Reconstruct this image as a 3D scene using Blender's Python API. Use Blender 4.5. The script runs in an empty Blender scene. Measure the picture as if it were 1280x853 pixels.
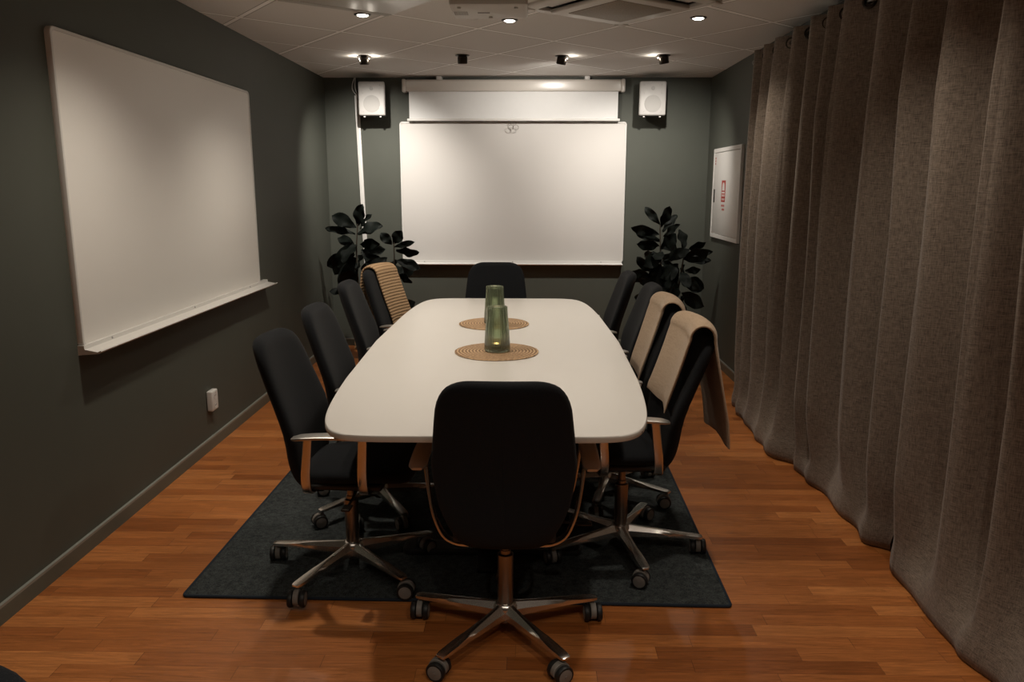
import bpy, bmesh, math, random
from mathutils import Vector, Matrix
PI = math.pi
rad = math.radians
random.seed(7)
S = bpy.context.scene
COL = S.collection

# ------------------------------------------------------------------ materials
def new_mat(name):
    m = bpy.data.materials.new(name)
    m.use_nodes = True
    nt = m.node_tree
    return m, nt, nt.nodes['Principled BSDF']

def N(nt, typ, **kw):
    n = nt.nodes.new(typ)
    for k, v in kw.items():
        if k == 'ins':
            for a, b in v.items():
                n.inputs[a].default_value = b
        else:
            setattr(n, k, v)
    return n

def math_node(nt, op, a, b=None, c=None):
    n = nt.nodes.new('ShaderNodeMath'); n.operation = op
    for i, x in enumerate((a, b, c)):
        if x is None: continue
        if isinstance(x, (int, float)): n.inputs[i].default_value = x
        else: nt.links.new(x, n.inputs[i])
    return n.outputs[0]

def mix_rgb(nt, fac, a, b, mode='MIX'):
    n = nt.nodes.new('ShaderNodeMix'); n.data_type = 'RGBA'; n.blend_type = mode
    for idx, x in ((0, fac), (6, a), (7, b)):
        if isinstance(x, (int, float)): n.inputs[idx].default_value = x
        elif isinstance(x, tuple): n.inputs[idx].default_value = x if len(x) == 4 else x + (1,)
        else: nt.links.new(x, n.inputs[idx])
    return n.outputs[2]

def simple(name, col, rough=.5, metal=0., vary=.06, scale=30., bump=0., bscale=200., spec=.5, coat=0., sheen=0.):
    m, nt, p = new_mat(name)
    tc = N(nt, 'ShaderNodeTexCoord')
    nz = N(nt, 'ShaderNodeTexNoise', ins={'Scale': scale, 'Detail': 4.})
    nt.links.new(tc.outputs['Object'], nz.inputs['Vector'])
    lo = tuple(c*(1-vary) for c in col); hi = tuple(min(1, c*(1+vary)) for c in col)
    nt.links.new(mix_rgb(nt, nz.outputs['Fac'], lo, hi), p.inputs['Base Color'])
    p.inputs['Roughness'].default_value = rough
    p.inputs['Metallic'].default_value = metal
    p.inputs['Specular IOR Level'].default_value = spec
    p.inputs['Coat Weight'].default_value = coat
    p.inputs['Sheen Weight'].default_value = sheen
    if bump:
        b = N(nt, 'ShaderNodeTexNoise', ins={'Scale': bscale, 'Detail': 3.})
        nt.links.new(tc.outputs['Object'], b.inputs['Vector'])
        bp = N(nt, 'ShaderNodeBump', ins={'Strength': bump, 'Distance': .002})
        nt.links.new(b.outputs['Fac'], bp.inputs['Height'])
        nt.links.new(bp.outputs['Normal'], p.inputs['Normal'])
    return m

def emit_mat(name, col, strength):
    m, nt, p = new_mat(name)
    p.inputs['Base Color'].default_value = (.8, .8, .8, 1)
    p.inputs['Emission Color'].default_value = col + (1,)
    p.inputs['Emission Strength'].default_value = strength
    return m

def wood_floor():
    m, nt, p = new_mat('oak_parquet')
    geo = N(nt, 'ShaderNodeNewGeometry')
    sp = N(nt, 'ShaderNodeSeparateXYZ'); nt.links.new(geo.outputs['Position'], sp.inputs[0])
    X, Y = sp.outputs[0], sp.outputs[1]
    rowf = math_node(nt, 'DIVIDE', Y, .068)
    row = math_node(nt, 'FLOOR', rowf)
    wr = N(nt, 'ShaderNodeTexWhiteNoise', noise_dimensions='1D'); nt.links.new(row, wr.inputs['W'])
    off = math_node(nt, 'MULTIPLY', wr.outputs['Value'], 3.7)
    lenv = math_node(nt, 'MULTIPLY_ADD', wr.outputs['Value'], .25, .42)
    cellf = math_node(nt, 'DIVIDE', math_node(nt, 'ADD', X, off), lenv)
    cell = math_node(nt, 'FLOOR', cellf)
    cv = N(nt, 'ShaderNodeCombineXYZ'); nt.links.new(cell, cv.inputs[0]); nt.links.new(row, cv.inputs[1])
    wn = N(nt, 'ShaderNodeTexWhiteNoise', noise_dimensions='2D'); nt.links.new(cv.outputs[0], wn.inputs['Vector'])
    ramp = N(nt, 'ShaderNodeValToRGB')
    e = ramp.color_ramp.elements
    e[0].position = 0; e[0].color = (.27, .080, .017, 1)
    e[1].position = 1; e[1].color = (.53, .195, .054, 1)
    a = ramp.color_ramp.elements.new(.2); a.color = (.37, .118, .028, 1)
    a = ramp.color_ramp.elements.new(.7); a.color = (.44, .15, .038, 1)
    nt.links.new(wn.outputs['Value'], ramp.inputs[0])
    # grain
    gv = N(nt, 'ShaderNodeCombineXYZ')
    nt.links.new(math_node(nt, 'ADD', math_node(nt, 'MULTIPLY', X, 2.2), math_node(nt, 'MULTIPLY', wn.outputs['Value'], 37.)), gv.inputs[0])
    nt.links.new(math_node(nt, 'MULTIPLY', Y, 34.), gv.inputs[1])
    nt.links.new(math_node(nt, 'MULTIPLY', wn.outputs['Value'], 19.), gv.inputs[2])
    gn = N(nt, 'ShaderNodeTexNoise', ins={'Scale': 1.9, 'Detail': 8., 'Roughness': .72, 'Distortion': 1.6})
    nt.links.new(gv.outputs[0], gn.inputs['Vector'])
    gr = N(nt, 'ShaderNodeMapRange', ins={'From Min': .3, 'From Max': .72, 'To Min': .60, 'To Max': 1.38})
    nt.links.new(gn.outputs['Fac'], gr.inputs[0])
    gc = N(nt, 'ShaderNodeCombineColor')
    for i in range(3): nt.links.new(gr.outputs[0], gc.inputs[i])
    c1 = mix_rgb(nt, 1., ramp.outputs[0], gc.outputs[0], 'MULTIPLY')
    # seams
    fr = math_node(nt, 'FRACT', rowf); fc = math_node(nt, 'FRACT', cellf)
    s1 = math_node(nt, 'LESS_THAN', fr, .022); s2 = math_node(nt, 'LESS_THAN', fc, .004)
    seam = math_node(nt, 'MAXIMUM', s1, s2)
    c2 = mix_rgb(nt, math_node(nt, 'MULTIPLY', seam, .5), c1, (.05, .018, .006))
    nt.links.new(c2, p.inputs['Base Color'])
    rr = N(nt, 'ShaderNodeMapRange', ins={'From Min': .3, 'From Max': .7, 'To Min': .30, 'To Max': .44})
    nt.links.new(gn.outputs['Fac'], rr.inputs[0]); nt.links.new(rr.outputs[0], p.inputs['Roughness'])
    bp = N(nt, 'ShaderNodeBump', ins={'Strength': .12, 'Distance': .001})
    nt.links.new(gn.outputs['Fac'], bp.inputs['Height']); nt.links.new(bp.outputs['Normal'], p.inputs['Normal'])
    return m

def ceiling_mat():
    m, nt, p = new_mat('ceiling_tiles')
    geo = N(nt, 'ShaderNodeNewGeometry')
    sp = N(nt, 'ShaderNodeSeparateXYZ'); nt.links.new(geo.outputs['Position'], sp.inputs[0])
    ox, oy = CEIL_O
    ux, uy = CEIL_U; qx, qy = CEIL_Q
    det = ux*qy-uy*qx
    dx = math_node(nt, 'SUBTRACT', sp.outputs[0], ox); dy = math_node(nt, 'SUBTRACT', sp.outputs[1], oy)
    i = math_node(nt, 'ADD', math_node(nt, 'MULTIPLY', dx, qy/det), math_node(nt, 'MULTIPLY', dy, -qx/det))
    j = math_node(nt, 'ADD', math_node(nt, 'MULTIPLY', dx, -uy/det), math_node(nt, 'MULTIPLY', dy, ux/det))
    def near(v):
        fr = math_node(nt, 'FRACT', math_node(nt, 'ADD', v, .5))
        return math_node(nt, 'ABSOLUTE', math_node(nt, 'SUBTRACT', fr, .5))
    d = math_node(nt, 'MINIMUM', near(i), near(j))
    line = math_node(nt, 'LESS_THAN', d, .022)
    gap = math_node(nt, 'LESS_THAN', d, .031)
    nz = N(nt, 'ShaderNodeTexNoise', ins={'Scale': 160., 'Detail': 3.}); nt.links.new(geo.outputs['Position'], nz.inputs['Vector'])
    base = mix_rgb(nt, nz.outputs['Fac'], (.66, .64, .61), (.74, .72, .69))
    c = mix_rgb(nt, gap, base, (.30, .29, .27))
    c = mix_rgb(nt, line, c, (.98, .97, .95))
    nt.links.new(c, p.inputs['Base Color'])
    p.inputs['Roughness'].default_value = .8
    bp = N(nt, 'ShaderNodeBump', ins={'Strength': .25, 'Distance': .002}); nt.links.new(nz.outputs['Fac'], bp.inputs['Height'])
    nt.links.new(bp.outputs['Normal'], p.inputs['Normal'])
    return m

def linen_mat(name, c0, c1, s=1., rough=.9):
    m, nt, p = new_mat(name)
    tc = N(nt, 'ShaderNodeTexCoord')
    outs = []
    for sc in ((420*s, 420*s, 30*s), (30*s, 30*s, 420*s)):
        mp = N(nt, 'ShaderNodeMapping'); mp.inputs['Scale'].default_value = sc
        nt.links.new(tc.outputs['Object'], mp.inputs[0])
        nz = N(nt, 'ShaderNodeTexNoise', ins={'Scale': 1., 'Detail': 3., 'Roughness': .6}); nt.links.new(mp.outputs[0], nz.inputs['Vector'])
        outs.append(nz.outputs['Fac'])
    w = math_node(nt, 'MULTIPLY', math_node(nt, 'ADD', outs[0], outs[1]), .5)
    mr = N(nt, 'ShaderNodeMapRange', ins={'From Min': .36, 'From Max': .64}); nt.links.new(w, mr.inputs[0])
    nt.links.new(mix_rgb(nt, mr.outputs[0], c0, c1), p.inputs['Base Color'])
    p.inputs['Roughness'].default_value = rough; p.inputs['Specular IOR Level'].default_value = .2
    p.inputs['Sheen Weight'].default_value = .15
    bp = N(nt, 'ShaderNodeBump', ins={'Strength': .35, 'Distance': .001}); nt.links.new(w, bp.inputs['Height'])
    nt.links.new(bp.outputs['Normal'], p.inputs['Normal'])
    return m

def carpet_mat():
    m, nt, p = new_mat('charcoal_carpet')
    tc = N(nt, 'ShaderNodeTexCoord')
    a = N(nt, 'ShaderNodeTexNoise', ins={'Scale': 240., 'Detail': 4., 'Roughness': .75}); nt.links.new(tc.outputs['Object'], a.inputs['Vector'])
    b = N(nt, 'ShaderNodeTexNoise', ins={'Scale': 55., 'Detail': 4., 'Roughness': .7}); nt.links.new(tc.outputs['Object'], b.inputs['Vector'])
    w = math_node(nt, 'ADD', math_node(nt, 'MULTIPLY', a.outputs['Fac'], .6), math_node(nt, 'MULTIPLY', b.outputs['Fac'], .4))
    mr = N(nt, 'ShaderNodeMapRange', ins={'From Min': .38, 'From Max': .64}); nt.links.new(w, mr.inputs[0])
    nt.links.new(mix_rgb(nt, mr.outputs[0], (.011, .0135, .014), (.095, .105, .105)), p.inputs['Base Color'])
    p.inputs['Roughness'].default_value = .95; p.inputs['Specular IOR Level'].default_value = .1
    bp = N(nt, 'ShaderNodeBump', ins={'Strength': .8, 'Distance': .004}); nt.links.new(a.outputs['Fac'], bp.inputs['Height'])
    nt.links.new(bp.outputs['Normal'], p.inputs['Normal'])
    return m

def seagrass_mat():
    m, nt, p = new_mat('woven_seagrass')
    tc = N(nt, 'ShaderNodeTexCoord')
    sp = N(nt, 'ShaderNodeSeparateXYZ'); nt.links.new(tc.outputs['Object'], sp.inputs[0])
    r = math_node(nt, 'SQRT', math_node(nt, 'ADD', math_node(nt, 'MULTIPLY', sp.outputs[0], sp.outputs[0]), math_node(nt, 'MULTIPLY', sp.outputs[1], sp.outputs[1])))
    th = math_node(nt, 'ARCTAN2', sp.outputs[1], sp.outputs[0])
    ring = math_node(nt, 'SINE', math_node(nt, 'ADD', math_node(nt, 'MULTIPLY', r, 2*PI/.015), th))
    cv = N(nt, 'ShaderNodeCombineXYZ'); nt.links.new(math_node(nt, 'MULTIPLY', th, 13.), cv.inputs[0]); nt.links.new(math_node(nt, 'MULTIPLY', r, 110.), cv.inputs[1])
    nz = N(nt, 'ShaderNodeTexNoise', ins={'Scale': 1.2, 'Detail': 3.}); nt.links.new(cv.outputs[0], nz.inputs['Vector'])
    f = math_node(nt, 'ADD', math_node(nt, 'MULTIPLY', ring, .22), nz.outputs['Fac'])
    mr = N(nt, 'ShaderNodeMapRange', ins={'From Min': .22, 'From Max': .80}); nt.links.new(f, mr.inputs[0])
    nt.links.new(mix_rgb(nt, mr.outputs[0], (.16, .08, .035), (.66, .44, .25)), p.inputs['Base Color'])
    p.inputs['Roughness'].default_value = .8
    bp = N(nt, 'ShaderNodeBump', ins={'Strength': .7, 'Distance': .003}); nt.links.new(f, bp.inputs['Height'])
    nt.links.new(bp.outputs['Normal'], p.inputs['Normal'])
    return m

def knit_mat():
    m, nt, p = new_mat('waffle_knit')
    uv = N(nt, 'ShaderNodeUVMap')
    sp = N(nt, 'ShaderNodeSeparateXYZ'); nt.links.new(uv.outputs[0], sp.inputs[0])
    a = math_node(nt, 'ABSOLUTE', math_node(nt, 'SINE', math_node(nt, 'MULTIPLY', sp.outputs[1], PI/.019)))
    b = math_node(nt, 'ABSOLUTE', math_node(nt, 'SINE', math_node(nt, 'MULTIPLY', sp.outputs[0], PI/.014)))
    h = math_node(nt, 'MULTIPLY', a, math_node(nt, 'MULTIPLY_ADD', b, .45, .55))
    nt.links.new(mix_rgb(nt, h, (.32, .205, .115), (.53, .36, .215)), p.inputs['Base Color'])
    p.inputs['Roughness'].default_value = .95; p.inputs['Specular IOR Level'].default_value = .1
    bp = N(nt, 'ShaderNodeBump', ins={'Strength': .8, 'Distance': .004}); nt.links.new(h, bp.inputs['Height'])
    nt.links.new(bp.outputs['Normal'], p.inputs['Normal'])
    return m

def vent_filter_mat():
    m, nt, p = new_mat('filter_mesh')
    tc = N(nt, 'ShaderNodeTexCoord')
    sp = N(nt, 'ShaderNodeSeparateXYZ'); nt.links.new(tc.outputs['Object'], sp.inputs[0])
    a = math_node(nt, 'SINE', math_node(nt, 'MULTIPLY', sp.outputs[0], 2*PI/.012))
    b = math_node(nt, 'SINE', math_node(nt, 'MULTIPLY', sp.outputs[1], 2*PI/.012))
    h = math_node(nt, 'GREATER_THAN', math_node(nt, 'MAXIMUM', a, b), .5)
    nt.links.new(mix_rgb(nt, h, (.16, .13, .10), (.36, .31, .25)), p.inputs['Base Color'])
    p.inputs['Roughness'].default_value = .6
    return m

def perforated_mat():
    m, nt, p = new_mat('perforated_white_steel')
    tc = N(nt, 'ShaderNodeTexCoord')
    sp = N(nt, 'ShaderNodeSeparateXYZ'); nt.links.new(tc.outputs['Object'], sp.inputs[0])
    a = math_node(nt, 'SINE', math_node(nt, 'MULTIPLY', sp.outputs[0], 2*PI/.014))
    b = math_node(nt, 'SINE', math_node(nt, 'MULTIPLY', sp.outputs[1], 2*PI/.014))
    h = math_node(nt, 'GREATER_THAN', math_node(nt, 'MULTIPLY', a, b), .12)
    nt.links.new(mix_rgb(nt, h, (.62, .60, .57), (.10, .09, .08)), p.inputs['Base Color'])
    p.inputs['Roughness'].default_value = .45
    return m

CEIL_Z = 2.39
CEIL_O = (-.685, 5.473); CEIL_U = (.383, -.503); CEIL_Q = (.469, .418)

M = {}
M['wall'] = simple('green_wall_paint', (.084, .0895, .0735), .62, vary=.05, scale=8, bump=.12, bscale=260, spec=.35)
M['base'] = simple('green_baseboard_paint', (.10, .112, .090), .4, vary=.04)
M['base_edge'] = simple('baseboard_top_edge', (.26, .265, .235), .4)
M['floor'] = wood_floor()
M['ceil'] = ceiling_mat()
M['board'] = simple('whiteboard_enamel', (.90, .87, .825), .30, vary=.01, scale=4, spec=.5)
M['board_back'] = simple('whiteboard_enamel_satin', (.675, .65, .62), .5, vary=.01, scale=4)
M['white'] = simple('white_lacquer', (.74, .72, .69), .4, vary=.02)
M['baffle'] = simple('speaker_enamel', (.46, .447, .43), .45, vary=.02)
M['white_alu'] = simple('white_aluminium', (.72, .70, .67), .35, vary=.02)
M['screen'] = simple('projection_cloth', (.82, .82, .81), .8, vary=.02)
M['screen_case'] = simple('screen_casing_enamel', (.66, .62, .57), .25, vary=.02)
M['black'] = simple('black_plastic', (.012, .012, .012), .5, vary=.1)
M['fabric'] = simple('black_wool_upholstery', (.0115, .0125, .0145), .95, vary=.35, scale=260, bump=.5, bscale=700, spec=.15, sheen=.04)
M['alu'] = simple('polished_aluminium', (.78, .75, .71), .27, metal=1., vary=.03)
M['alu_leg'] = simple('satin_aluminium', (.66, .62, .57), .24, metal=1., vary=.03)
M['pad'] = simple('brushed_aluminium', (.60, .57, .53), .38, metal=1., vary=.03)
M['column'] = simple('gas_lift_metal', (.30, .26, .225), .32, metal=1., vary=.04)
M['grey_plastic'] = simple('grey_plastic', (.22, .20, .18), .5)
M['table'] = simple('white_laminate', (.745, .712, .668), .33, vary=.01, scale=6)
M['table_edge'] = simple('table_edge_band', (.62, .57, .50), .45, vary=.03)
M['table_black'] = simple('black_powder_coat', (.014, .014, .015), .45)
M['carpet'] = carpet_mat()
M['binding'] = simple('navy_binding', (.010, .018, .030), .9, bump=.5, bscale=500)
M['seagrass'] = seagrass_mat()
M['curtain'] = linen_mat('taupe_linen', s=1.2, c0=(.085, .067, .053), c1=(.30, .24, .192))
M['throw'] = linen_mat('beige_wool', (.40, .285, .19), (.52, .385, .265), s=.8)
M['knit'] = knit_mat()
M['leaf'] = simple('dark_glossy_leaf', (.0055, .0078, .006), .6, vary=.4, scale=14, spec=.15)
M['stem'] = simple('brown_stem', (.045, .034, .022), .8, vary=.3, bump=.5)
M['pot'] = simple('charcoal_pot', (.03, .03, .03), .7, bump=.3)
M['soil'] = simple('potting_soil', (.02, .014, .01), 1., vary=.5, scale=80, bump=1.)
M['red'] = simple('red_print', (.42, .035, .02), .5)
M['dark_metal'] = simple('dark_bronze', (.035, .028, .022), .3, metal=.8, vary=.1)
M['chrome'] = simple('rod_chrome', (.4, .39, .38), .2, metal=1.)
M['grille'] = simple('speaker_grille', (.36, .35, .335), .7, vary=.05, scale=300)
M['lamp'] = emit_mat('lamp_glow', (1., .93, .82), 14.)
M['can_glow'] = emit_mat('bulb_glow', (1., .9, .76), 9.)
M['flame'] = emit_mat('candle_flame', (1., .62, .25), 12.)
M['wax'] = simple('candle_wax', (.75, .66, .5), .5)
M['filter'] = vent_filter_mat()
M['perf'] = perforated_mat()
M['ac'] = simple('cassette_plastic', (.60, .57, .53), .45, vary=.02)
M['panel'] = simple('white_steel_sheet', (.56, .53, .49), .3, vary=.02)
M['slot'] = simple('dark_slot', (.01, .01, .01), .8)
M['projector'] = simple('projector_plastic', (.52, .49, .45), .5, vary=.02)
M['print'] = simple('grey_print', (.16, .14, .12), .6)

gm, gnt, gp = new_mat('green_ribbed_glass')
gp.inputs['Base Color'].default_value = (.64, .72, .55, 1)
gp.inputs['Roughness'].default_value = .06
gp.inputs['Transmission Weight'].default_value = .93
gp.inputs['IOR'].default_value = 1.45
gtc = N(gnt, 'ShaderNodeTexCoord')
gsp = N(gnt, 'ShaderNodeSeparateXYZ'); gnt.links.new(gtc.outputs['Object'], gsp.inputs[0])
gth = math_node(gnt, 'ARCTAN2', gsp.outputs[1], gsp.outputs[0])
gs = math_node(gnt, 'SINE', math_node(gnt, 'MULTIPLY', gth, 40.))
gb = N(gnt, 'ShaderNodeBump', ins={'Strength': .6, 'Distance': .004}); gnt.links.new(gs, gb.inputs['Height'])
gnt.links.new(gb.outputs['Normal'], gp.inputs['Normal'])
M['glass'] = gm

# ------------------------------------------------------------------ mesh helpers
def obj(name, bm, mats, parent=None, loc=None, rot=None, smooth=40, bevel=None):
    me = bpy.data.meshes.new(name)
    bmesh.ops.recalc_face_normals(bm, faces=bm.faces[:])
    bm.to_mesh(me); bm.free()
    if not isinstance(mats, (list, tuple)): mats = [mats]
    for m in mats: me.materials.append(m)
    if smooth:
        me.polygons.foreach_set('use_smooth', [len(p.vertices) <= 8 for p in me.polygons])   # large caps stay flat
        me.set_sharp_from_angle(angle=rad(smooth))
    o = bpy.data.objects.new(name, me); COL.objects.link(o)
    if parent: o.parent = parent
    if loc is not None: o.location = loc
    if rot is not None: o.rotation_euler = rot
    if bevel:
        b = o.modifiers.new('bevel', 'BEVEL'); b.width = bevel; b.segments = 3; b.limit_method = 'ANGLE'; b.angle_limit = rad(40)
    return o

def tag(o, label, cat, group=None):
    o['label'] = label; o['category'] = cat
    if group: o['group'] = group
    return o

def thing(name, label, cat, loc=(0, 0, 0), rotz=0., group=None):
    o = bpy.data.objects.new(name, None); COL.objects.link(o)
    o.empty_display_size = .1
    o.location = loc; o.rotation_euler = (0, 0, rotz)
    return tag(o, label, cat, group)

def struct(name, bm, m, **kw):
    o = obj(name, bm, m, **kw); o['kind'] = 'structure'
    return o

def add_box(bm, x0, x1, y0, y1, z0, z1, mi=0, mat=None, bev=0., seg=2):
    vs = [bm.verts.new(Vector(c)) for c in ((x0,y0,z0),(x1,y0,z0),(x1,y1,z0),(x0,y1,z0),(x0,y0,z1),(x1,y0,z1),(x1,y1,z1),(x0,y1,z1))]
    fs = [bm.faces.new([vs[i] for i in f]) for f in ((0,3,2,1),(4,5,6,7),(0,1,5,4),(1,2,6,5),(2,3,7,6),(3,0,4,7))]
    for f in fs: f.material_index = mi
    geom_v = vs
    if bev:
        es = list({e for f in fs for e in f.edges})
        r = bmesh.ops.bevel(bm, geom=es, offset=bev, segments=seg, affect='EDGES', profile=.5)
        geom_v = list({v for f in r['faces'] for v in f.verts} | {v for v in vs if v.is_valid})
        for f in r['faces']: f.material_index = mi
    if mat is not None:
        bmesh.ops.transform(bm, matrix=mat, verts=geom_v)
    return geom_v

def box(*a, **kw):
    bm = bmesh.new(); add_box(bm, *a, **kw); return bm

def loft(bm, rings, closed_path=False, cap=True, mi=0, closed_ring=True):
    R = [[bm.verts.new(Vector(p)) for p in r] for r in rings]
    n = len(R[0])
    cnt = len(R) if closed_path else len(R)-1
    for i in range(cnt):
        a, b = R[i], R[(i+1) % len(R)]
        for j in range(n if closed_ring else n-1):
            k = (j+1) % n
            f = bm.faces.new((a[j], a[k], b[k], b[j])); f.material_index = mi
    if cap and not closed_path:
        f = bm.faces.new(list(reversed(R[0]))); f.material_index = mi
        f = bm.faces.new(R[-1]); f.material_index = mi
    return R

def lathe(bm, prof, n=32, c=(0, 0, 0), mi=0, axis='Z'):
    """prof: list of (r, z). r==0 ends become caps."""
    rings = []
    for r, z in prof:
        r = max(r, 1e-5)
        ring = []
        for k in range(n):
            a = 2*PI*k/n
            v = (r*math.cos(a), r*math.sin(a), z)
            if axis == 'X': v = (v[2], v[0], v[1])
            if axis == 'Y': v = (v[0], v[2], v[1])
            ring.append((v[0]+c[0], v[1]+c[1], v[2]+c[2]))
        rings.append(ring)
    return loft(bm, rings, cap=True, mi=mi)

def frames(pts, up=(0, 0, 1), closed=False):
    pts = [Vector(p) for p in pts]; out = []
    up = Vector(up)
    for i, p in enumerate(pts):
        if closed: t = pts[(i+1) % len(pts)]-pts[i-1]
        else: t = pts[min(i+1, len(pts)-1)]-pts[max(i-1, 0)]
        t.normalize()
        s = t.cross(up)
        if s.length < 1e-4: s = t.cross(Vector((1, 0, 0)))
        s.normalize(); n = s.cross(t).normalized()
        out.append((p, t, s, n))
    return out

def tube(bm, pts, r, n=10, closed=False, up=(0, 0, 1), mi=0):
    rings = []
    for i, (p, t, s, nn) in enumerate(frames(pts, up, closed)):
        rr = r[i] if isinstance(r, (list, tuple)) else r
        rings.append([p+s*(rr*math.cos(2*PI*k/n))+nn*(rr*math.sin(2*PI*k/n)) for k in range(n)])
    return loft(bm, rings, closed_path=closed, mi=mi)

def sgnpow(v, e): return math.copysign(abs(v)**e, v)
def superell(w, h, n=28, e=2.6):
    return [(w*sgnpow(math.cos(2*PI*k/n), 2/e), h*sgnpow(math.sin(2*PI*k/n), 2/e)) for k in range(n)]

def lerp(a, b, t): return a+(b-a)*t
def interp(tab, x):
    if x <= tab[0][0]: return tab[0][1]
    for (a, va), (b, vb) in zip(tab, tab[1:]):
        if x <= b:
            t = (x-a)/(b-a)
            return lerp(va, vb, t) if not isinstance(va, tuple) else tuple(lerp(p, q, t) for p, q in zip(va, vb))
    return tab[-1][1]
def catmull(pts, m=6):
    P = [Vector(p) for p in pts]; P = [P[0]*2-P[1]]+P+[P[-1]*2-P[-2]]
    out = []
    for i in range(1, len(P)-2):
        for k in range(m):
            t = k/m
            a, b, c, d = P[i-1], P[i], P[i+1], P[i+2]
            out.append(.5*((2*b)+(c-a)*t+(2*a-5*b+4*c-d)*t*t+(3*b-a-3*c+d)*t**3))
    out.append(P[-2])
    return out

# ------------------------------------------------------------------ room shell
XL, XR, YB, YF = -1.79, 1.594, 7.147, -1.3
T = .12
struct('floor', box(XL-T, XR+T, YF-T, YB+T, -.1, 0), M['floor'], smooth=0)
struct('ceiling', box(XL-T, XR+T, YF-T, YB+T, CEIL_Z, CEIL_Z+.1), M['ceil'], smooth=0)
struct('wall_left', box(XL-T, XL, YF-T, YB+T, 0, CEIL_Z), M['wall'], smooth=0)
struct('wall_right', box(XR, XR+T, YF-T, YB+T, 0, CEIL_Z), M['wall'], smooth=0)
struct('wall_back', box(XL, XR, YB, YB+T, 0, CEIL_Z), M['wall'], smooth=0)
struct('wall_front', box(XL, XR, YF-T, YF, 0, CEIL_Z), M['wall'], smooth=0)
def baseboard(name, x0, x1, y0, y1, ax):
    bm = bmesh.new()
    add_box(bm, x0, x1, y0, y1, 0, .058)
    add_box(bm, x0, x1, y0, y1, .058, .068, mi=1)
    o = struct(name, bm, [M['base'], M['base_edge']], smooth=0)
baseboard('baseboard_left', XL, XL+.013, YF, YB, 0)
baseboard('baseboard_right', XR-.013, XR, YF, YB, 0)
baseboard('baseboard_back', XL+.013, XR-.013, YB-.013, YB, 0)

# ------------------------------------------------------------------ whiteboards
def rounded_rect(w, h, r, n=6):
    pts = []
    for cx, cy, a0 in ((w/2-r, h/2-r, 0), (-w/2+r, h/2-r, 90), (-w/2+r, -h/2+r, 180), (w/2-r, -h/2+r, 270)):
        for k in range(n+1):
            a = rad(a0+90*k/n); pts.append((cx+r*math.cos(a), cy+r*math.sin(a)))
    return pts
def plate(bm, w, h, r, z0, z1, mi=0, bev=.002, n=6):
    rings = []
    for inset, z in ((0, z0), (0, z1-bev), (bev*.3, z1-bev*.3), (bev, z1), (bev*2.5, z1)):
        rings.append([(x, y, z) for x, y in rounded_rect(w-2*inset, h-2*inset, max(r-inset, .0005), n)])
    loft(bm, rings, mi=mi)

def whiteboard(label, w, h, mat4, panel_mat, tray_ext):
    # local: board in XY plane, +Z out of wall, origin at wall centre
    t = thing('whiteboard', label, 'whiteboard')
    t.matrix_world = mat4
    bm = bmesh.new(); add_box(bm, -w/2+.012, w/2-.012, -h/2+.012, h/2-.012, .004, .0195)
    obj('panel', bm, panel_mat, t, smooth=0)
    bm = bmesh.new()
    rings = []
    for ww, z in ((0, .0), (0, .020), (.002, .0225), (.012, .0225), (.014, .0205), (.014, 0.0)):
        rings.append([(x, y, z) for x, y in rounded_rect(w-2*ww, h-2*ww, .028-ww*.4, 8)])
    loft(bm, rings, closed_path=True)
    obj('frame', bm, M['white_alu'], t)
    # tray profile (z out, y up), swept in x
    prof = [(.0, -h/2-.028), (.0, -h/2+.012), (.026, -h/2+.012), (.028, -h/2-.004), (.080, -h/2-.014), (.092, -h/2-.008), (.094, -h/2-.012), (.082, -h/2-.021), (.02, -h/2-.026)]
    a, b = tray_ext
    bm = bmesh.new()
    rings = [[(x, y, z) for z, y in prof] for x in (-w/2-a, w/2+b)]
    loft(bm, rings)
    obj('pen_tray', bm, M['white_alu'], t, smooth=25)
    for sx in (-.40*w, 0, .40*w):
        bm = bmesh.new()
        lathe(bm, [(0, 0), (.005, .001), (.005, .003), (0, .004)], 10, (sx, -h/2+.004, .0255))
        obj('screw', bm, M['grille'], t)
    return t
# left wall: local x -> world y ; z -> +x
mL = Matrix(((0, 0, 1, XL), (1, 0, 0, 4.086), (0, 1, 0, 1.438), (0, 0, 0, 1)))
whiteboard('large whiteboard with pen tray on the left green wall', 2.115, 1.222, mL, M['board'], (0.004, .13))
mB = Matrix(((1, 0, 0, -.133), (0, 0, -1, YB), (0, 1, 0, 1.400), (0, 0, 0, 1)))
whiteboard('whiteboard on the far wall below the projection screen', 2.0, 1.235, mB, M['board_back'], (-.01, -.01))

# ------------------------------------------------------------------ projection screen
t = thing('projection_screen', 'white pull-down projection screen, mostly rolled up, over the far whiteboard', 'screen', (-.128, YB, 2.31))
bm = bmesh.new()
prof = [(-.118, -.045), (-.122, -.03), (-.122, .035), (-.112, .05), (-.03, .05), (-.03, -.045), (-.06, -.05)]
loft(bm, [[(x, y, z) for y, z in prof] for x in (-.925, .925)])
obj('casing', bm, M['screen_case'], t, smooth=30, bevel=.004)
for s in (-1, 1):
    bm = bmesh.new(); add_box(bm, s*.9435-.0185, s*.9435+.0185, -.128, -.026, -.054, .055, bev=.012, seg=3)
    obj('end_cap', bm, M['screen_case'], t)
for x in (-.64, .635):
    bm = bmesh.new(); add_box(bm, x-.022, x+.022, -.11, 0, .05, .08, bev=.003); add_box(bm, x-.022, x+.022, -.006, 0, -.02, .08)
    obj('bracket', bm, M['white'], t)
bm = bmesh.new(); add_box(bm, -.905, .905, -.086, -.084, -.275, -.03)
obj('screen_cloth', bm, M['screen'], t)
bm = bmesh.new(); add_box(bm, -.925, .925, -.094, -.076, -.293, -.272, bev=.005, seg=3)
obj('bottom_bar', bm, M['white'], t)
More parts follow.
